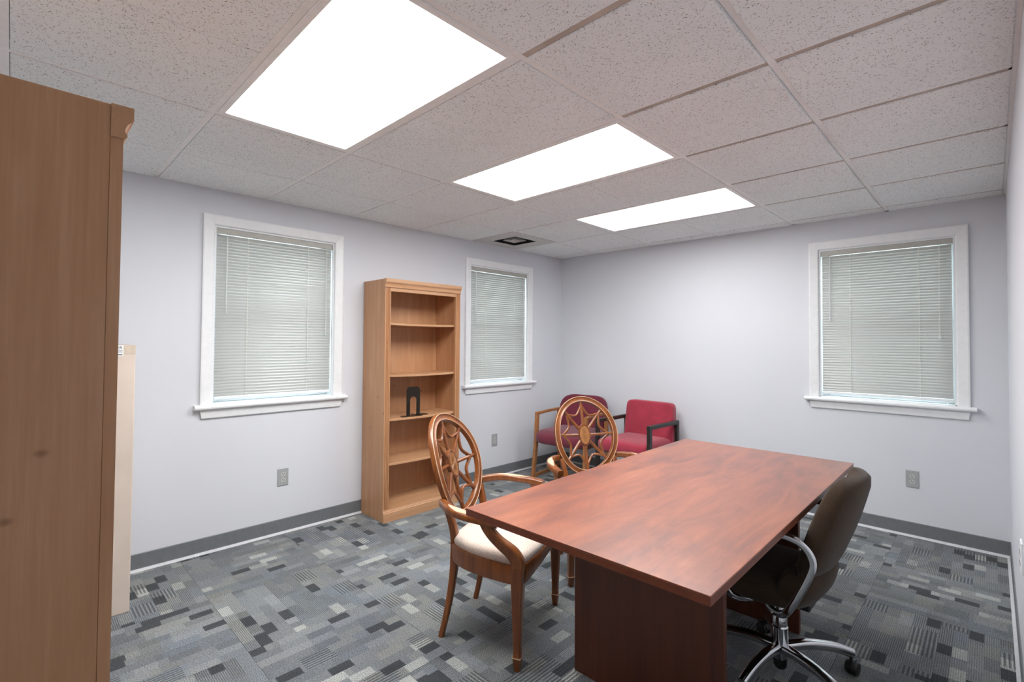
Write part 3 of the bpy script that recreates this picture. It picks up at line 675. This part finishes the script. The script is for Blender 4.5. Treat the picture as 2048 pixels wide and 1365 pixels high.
# ------------------------------------------------------------------ upholstered guest chairs
def pad(mb, ax, ay, az, e1=.35, e2=.35, nu=36, nv=14, bend=None):
    rings = []
    for j in range(nv+1):
        v_ = -PI/2+PI*j/nv; cv, sv = max(sq(math.cos(v_), e1), 1e-4), sq(math.sin(v_), e1)
        rings.append([Vector((ax*cv*sq(math.cos(2*PI*i/nu), e2), ay*cv*sq(math.sin(2*PI*i/nu), e2), az*sv)) for i in range(nu)])
    if bend: rings = [[bend(p) for p in r] for r in rings]
    mb.loft(rings); return mb
def guest_chair_sled(label):
    root = tag(empty('guest_chair'), label, 'chair', 'upholstered guest chairs in the corner')
    for s_ in (-1, 1):
        y = s_*.275; mb = MB()
        fr = [(.355, y*1.05, .018), (.300, y, .325), (.268, y, .620)]
        MB().sweep([(.340, y*1.05, .0), (.312, y, .32), (.290, y, .628)], lambda i: rrect(.030, .046, .006), False, Vector((1, 0, 0))).build('front_post', 'oak', root)
        MB().sweep([(.305, y, .628), (.08, y, .634), (-.13, y, .634)], lambda i: rrect(.034, .026, .006), False).build('arm', 'oak', root)
        MB().sweep([(-.165, y*1.06, .0), (-.135, y, .32), (-.125, y, .630)], lambda i: rrect(.030, .046, .006), False, Vector((1, 0, 0))).build('rear_post', 'oak', root)
        MB().sweep([(.330, y*1.05, .018), (-.160, y*1.06, .018)], lambda i: rrect(.030, .036, .005), False).build('runner', 'oak', root)
    MB().rbox(-.12, .26, -.258, .258, .325, .365, .004).build('seat_frame', 'oak', root)
    def bs(p):
        p = p.copy(); p.z += -.022*max(0, (p.x/.26))**3; return p+Vector((.095, 0, .412))
    pad(MB(), .275, .300, .066, .5, .38, bend=bs).build('seat', 'maroon', root, True, 80)
    def bb(p):
        q = p.z/.215; y = p.y*(1-.05*q); z = p.z-(.018*(1-(p.y/.28)**2) if p.z > 0 else 0)
        x = p.x-.020*q-.02*(1-(p.y/.28)**2)
        return Vector((x-.150-.05*(q+1)*.5, y-.020, z+.578))
    pad(MB(), .035, .285, .225, .55, .45, bend=lambda p: bb(p)).build('backrest', 'maroon', root, True, 80)
    return root
g1 = guest_chair_sled('dark maroon upholstered chair with oak arms in the room corner')
g1.location = (.519, -.398, 0); g1.rotation_euler = (0, 0, math.radians(-82.2))
def guest_chair_block(label):
    root = tag(empty('guest_chair'), label, 'chair', 'upholstered guest chairs in the corner')
    for s_ in (-1, 1):
        y = s_*.268
        MB().rbox(.238, .280, y-.016, y+.016, 0, .640, .004).build('front_post', 'black_wood', root)
        MB().rbox(-.180, .239, y-.016, y+.016, .606, .640, .004).build('arm', 'black_wood', root)
        MB().rbox(-.215, -.179, y-.016, y+.016, 0, .640, .004).build('rear_post', 'black_wood', root)
        MB().rbox(-.179, .238, y-.010, y+.010, .33, .39, .003).build('side_rail', 'black_wood', root)
    MB().rbox(-.20, .25, -.250, .250, .345, .385, .004).build('seat_frame', 'black_wood', root)
    def bs(p):
        p = p.copy(); return p+Vector((.060, 0, .418))
    pad(MB(), .262, .250, .066, .42, .22, bend=bs).build('seat', 'red', root, True, 80)
    def bb(p):
        q = p.z/.20; return Vector((p.x-.160-.022*(q+1), p.y*(1-.03*q), p.z+.585))
    pad(MB(), .042, .252, .205, .20, .22, bend=bb).build('backrest', 'red', root, True, 80)
    return root
g2 = guest_chair_block('bright rose red upholstered chair with black arms')
g2.location = (1.228, -.386, 0); g2.rotation_euler = (0, 0, math.radians(-92.5))

# ------------------------------------------------------------------ swivel chair
t = tag(empty('swivel_chair', (2.925, -2.212, 0), PI), 'dark brown swivel chair with chrome loop arms and star base', 'swivel chair')
# local x forward (towards the table), y left (towards the camera after the half turn)
mb = MB(); lathe(mb, [(.026, .075), (.030, .085), (.030, .20), (.0265, .205), (.0265, .235), (.024, .24), (.024, .36)], 20); mb.build('column', 'chrome', t, True, 30)
mb = MB(); lathe(mb, [(.018, .035), (.024, .045), (.026, .075), (.010, .078)], 16); mb.build('hub_cap', 'black', t, True)
for k in range(5):
    a_ = math.radians(-135+72*k); d = Vector((math.cos(a_), math.sin(a_), 0))
    pts = smooth_path([d*.018+Vector((0, 0, .118)), d*.12+Vector((0, 0, .125)), d*.22+Vector((0, 0, .113)), d*.292+Vector((0, 0, .090))], 5)
    ws = lerp_list([.034, .032, .030, .030], len(pts))
    sp_ = MB().sweep(pts, lambda i: rrect(ws[i]*1.2, .034, .013, 4), False).build('spoke', 'chrome', t, True, 60)
    q = d*.288; sd = Vector((-d.y, d.x, 0)); caster = MB()
    lathe(caster, [(.006, .05), (.006, .085)], 10, (q.x, q.y))
    rot_a = a_+.6; ax_ = Vector((-math.sin(rot_a), math.cos(rot_a), 0)); fx_ = Vector((math.cos(rot_a), math.sin(rot_a), 0)); cc = q+fx_*.014+Vector((0, 0, .0275))
    for s_ in (-1, 1):
        caster.loft([[cc+ax_*(s_*w_)+(fx_*math.cos(g)+Vector((0, 0, 1))*math.sin(g))*rad for g in [2*PI*i/18 for i in range(18)]] for w_, rad in ((.004, .0265), (.016, .0275), (.021, .024), (.023, .014))])
    ho = [cc+(fx_*math.cos(g)+Vector((0, 0, 1))*math.sin(g))*.0295 for g in [PI*.05+PI*.9*i/10 for i in range(11)]]
    caster.sweep(ho, lambda i: rrect(.020, .004, .0015), False, Vector((0, 0, 1)), [(p-cc).normalized() for p in ho])
    caster.build('caster', 'black', sp_, True, 40)
MB().rbox(-.13, .13, -.10, .10, .335, .362, .005).build('seat_plate', 'black', t)
MB().sweep([(.02, -.05, .345), (.03, -.16, .338), (.03, -.22, .325)], lambda i: circ(.005, 8)).build('height_lever', 'chrome', t, True)
def bs(p): return Vector((p.x+.075, p.y, p.z+.405-.02*max(0, p.x/.24)**3))
pad(MB(), .215, .235, .052, .55, .5, bend=bs).build('seat', 'brown', t, True, 80)
# back: upper cushion and lower lobe, lofted by height
def back_loft(levels, dx_, n=44):
    rg = []
    for z, xc, hw_, th, e in levels:
        rg.append([(xc+dx_+th*sq(math.cos(2*PI*i/n), .5) - .035*(1-(sq(math.sin(2*PI*i/n), e))**2) + .02, hw_*sq(math.sin(2*PI*i/n), e), z) for i in range(n)])
    return MB().loft(rg)
up_ = [(.500, -.215, .190, .012, .7), (.510, -.216, .215, .030, .6), (.545, -.222, .232, .042, .55), (.62, -.246, .240, .047, .55), (.69, -.268, .238, .048, .55), (.755, -.288, .228, .046, .6), (.805, -.305, .208, .042, .65), (.835, -.315, .178, .034, .75), (.851, -.321, .140, .020, .8), (.856, -.323, .09, .006, .9)]
back_loft(up_, .062).build('backrest', 'brown', t, True, 80)
lo_ = [(.345, -.150, .10, .010, .9), (.352, -.155, .165, .040, .8), (.375, -.170, .205, .060, .7), (.42, -.192, .222, .068, .65), (.46, -.205, .224, .066, .65), (.495, -.212, .215, .054, .65), (.515, -.214, .195, .030, .7), (.52, -.214, .15, .010, .8)]
back_loft(lo_, .092).build('lumbar_cushion', 'brown', t, True, 80)
for s_ in (-1, 1):
    y = s_*.262
    pts = smooth_path([(.02, s_*.12, .350), (-.03, s_*.20, .352), (-.085, s_*.252, .375), (-.125, y, .44), (-.165, y, .53), (-.178, y, .585), (-.155, y, .632), (-.105, y, .652), (.0, y, .655), (.12, y, .652), (.165, y, .632), (.175, y, .58), (.145, y, .48), (.10, s_*.25, .38), (.05, s_*.16, .350)], 6)
    MB().sweep(pts, lambda i: rrect(.026, .018, .007, 3), False, ups=None, up=Vector((0, 1, 0))).build('arm_loop', 'chrome', t, True, 60)
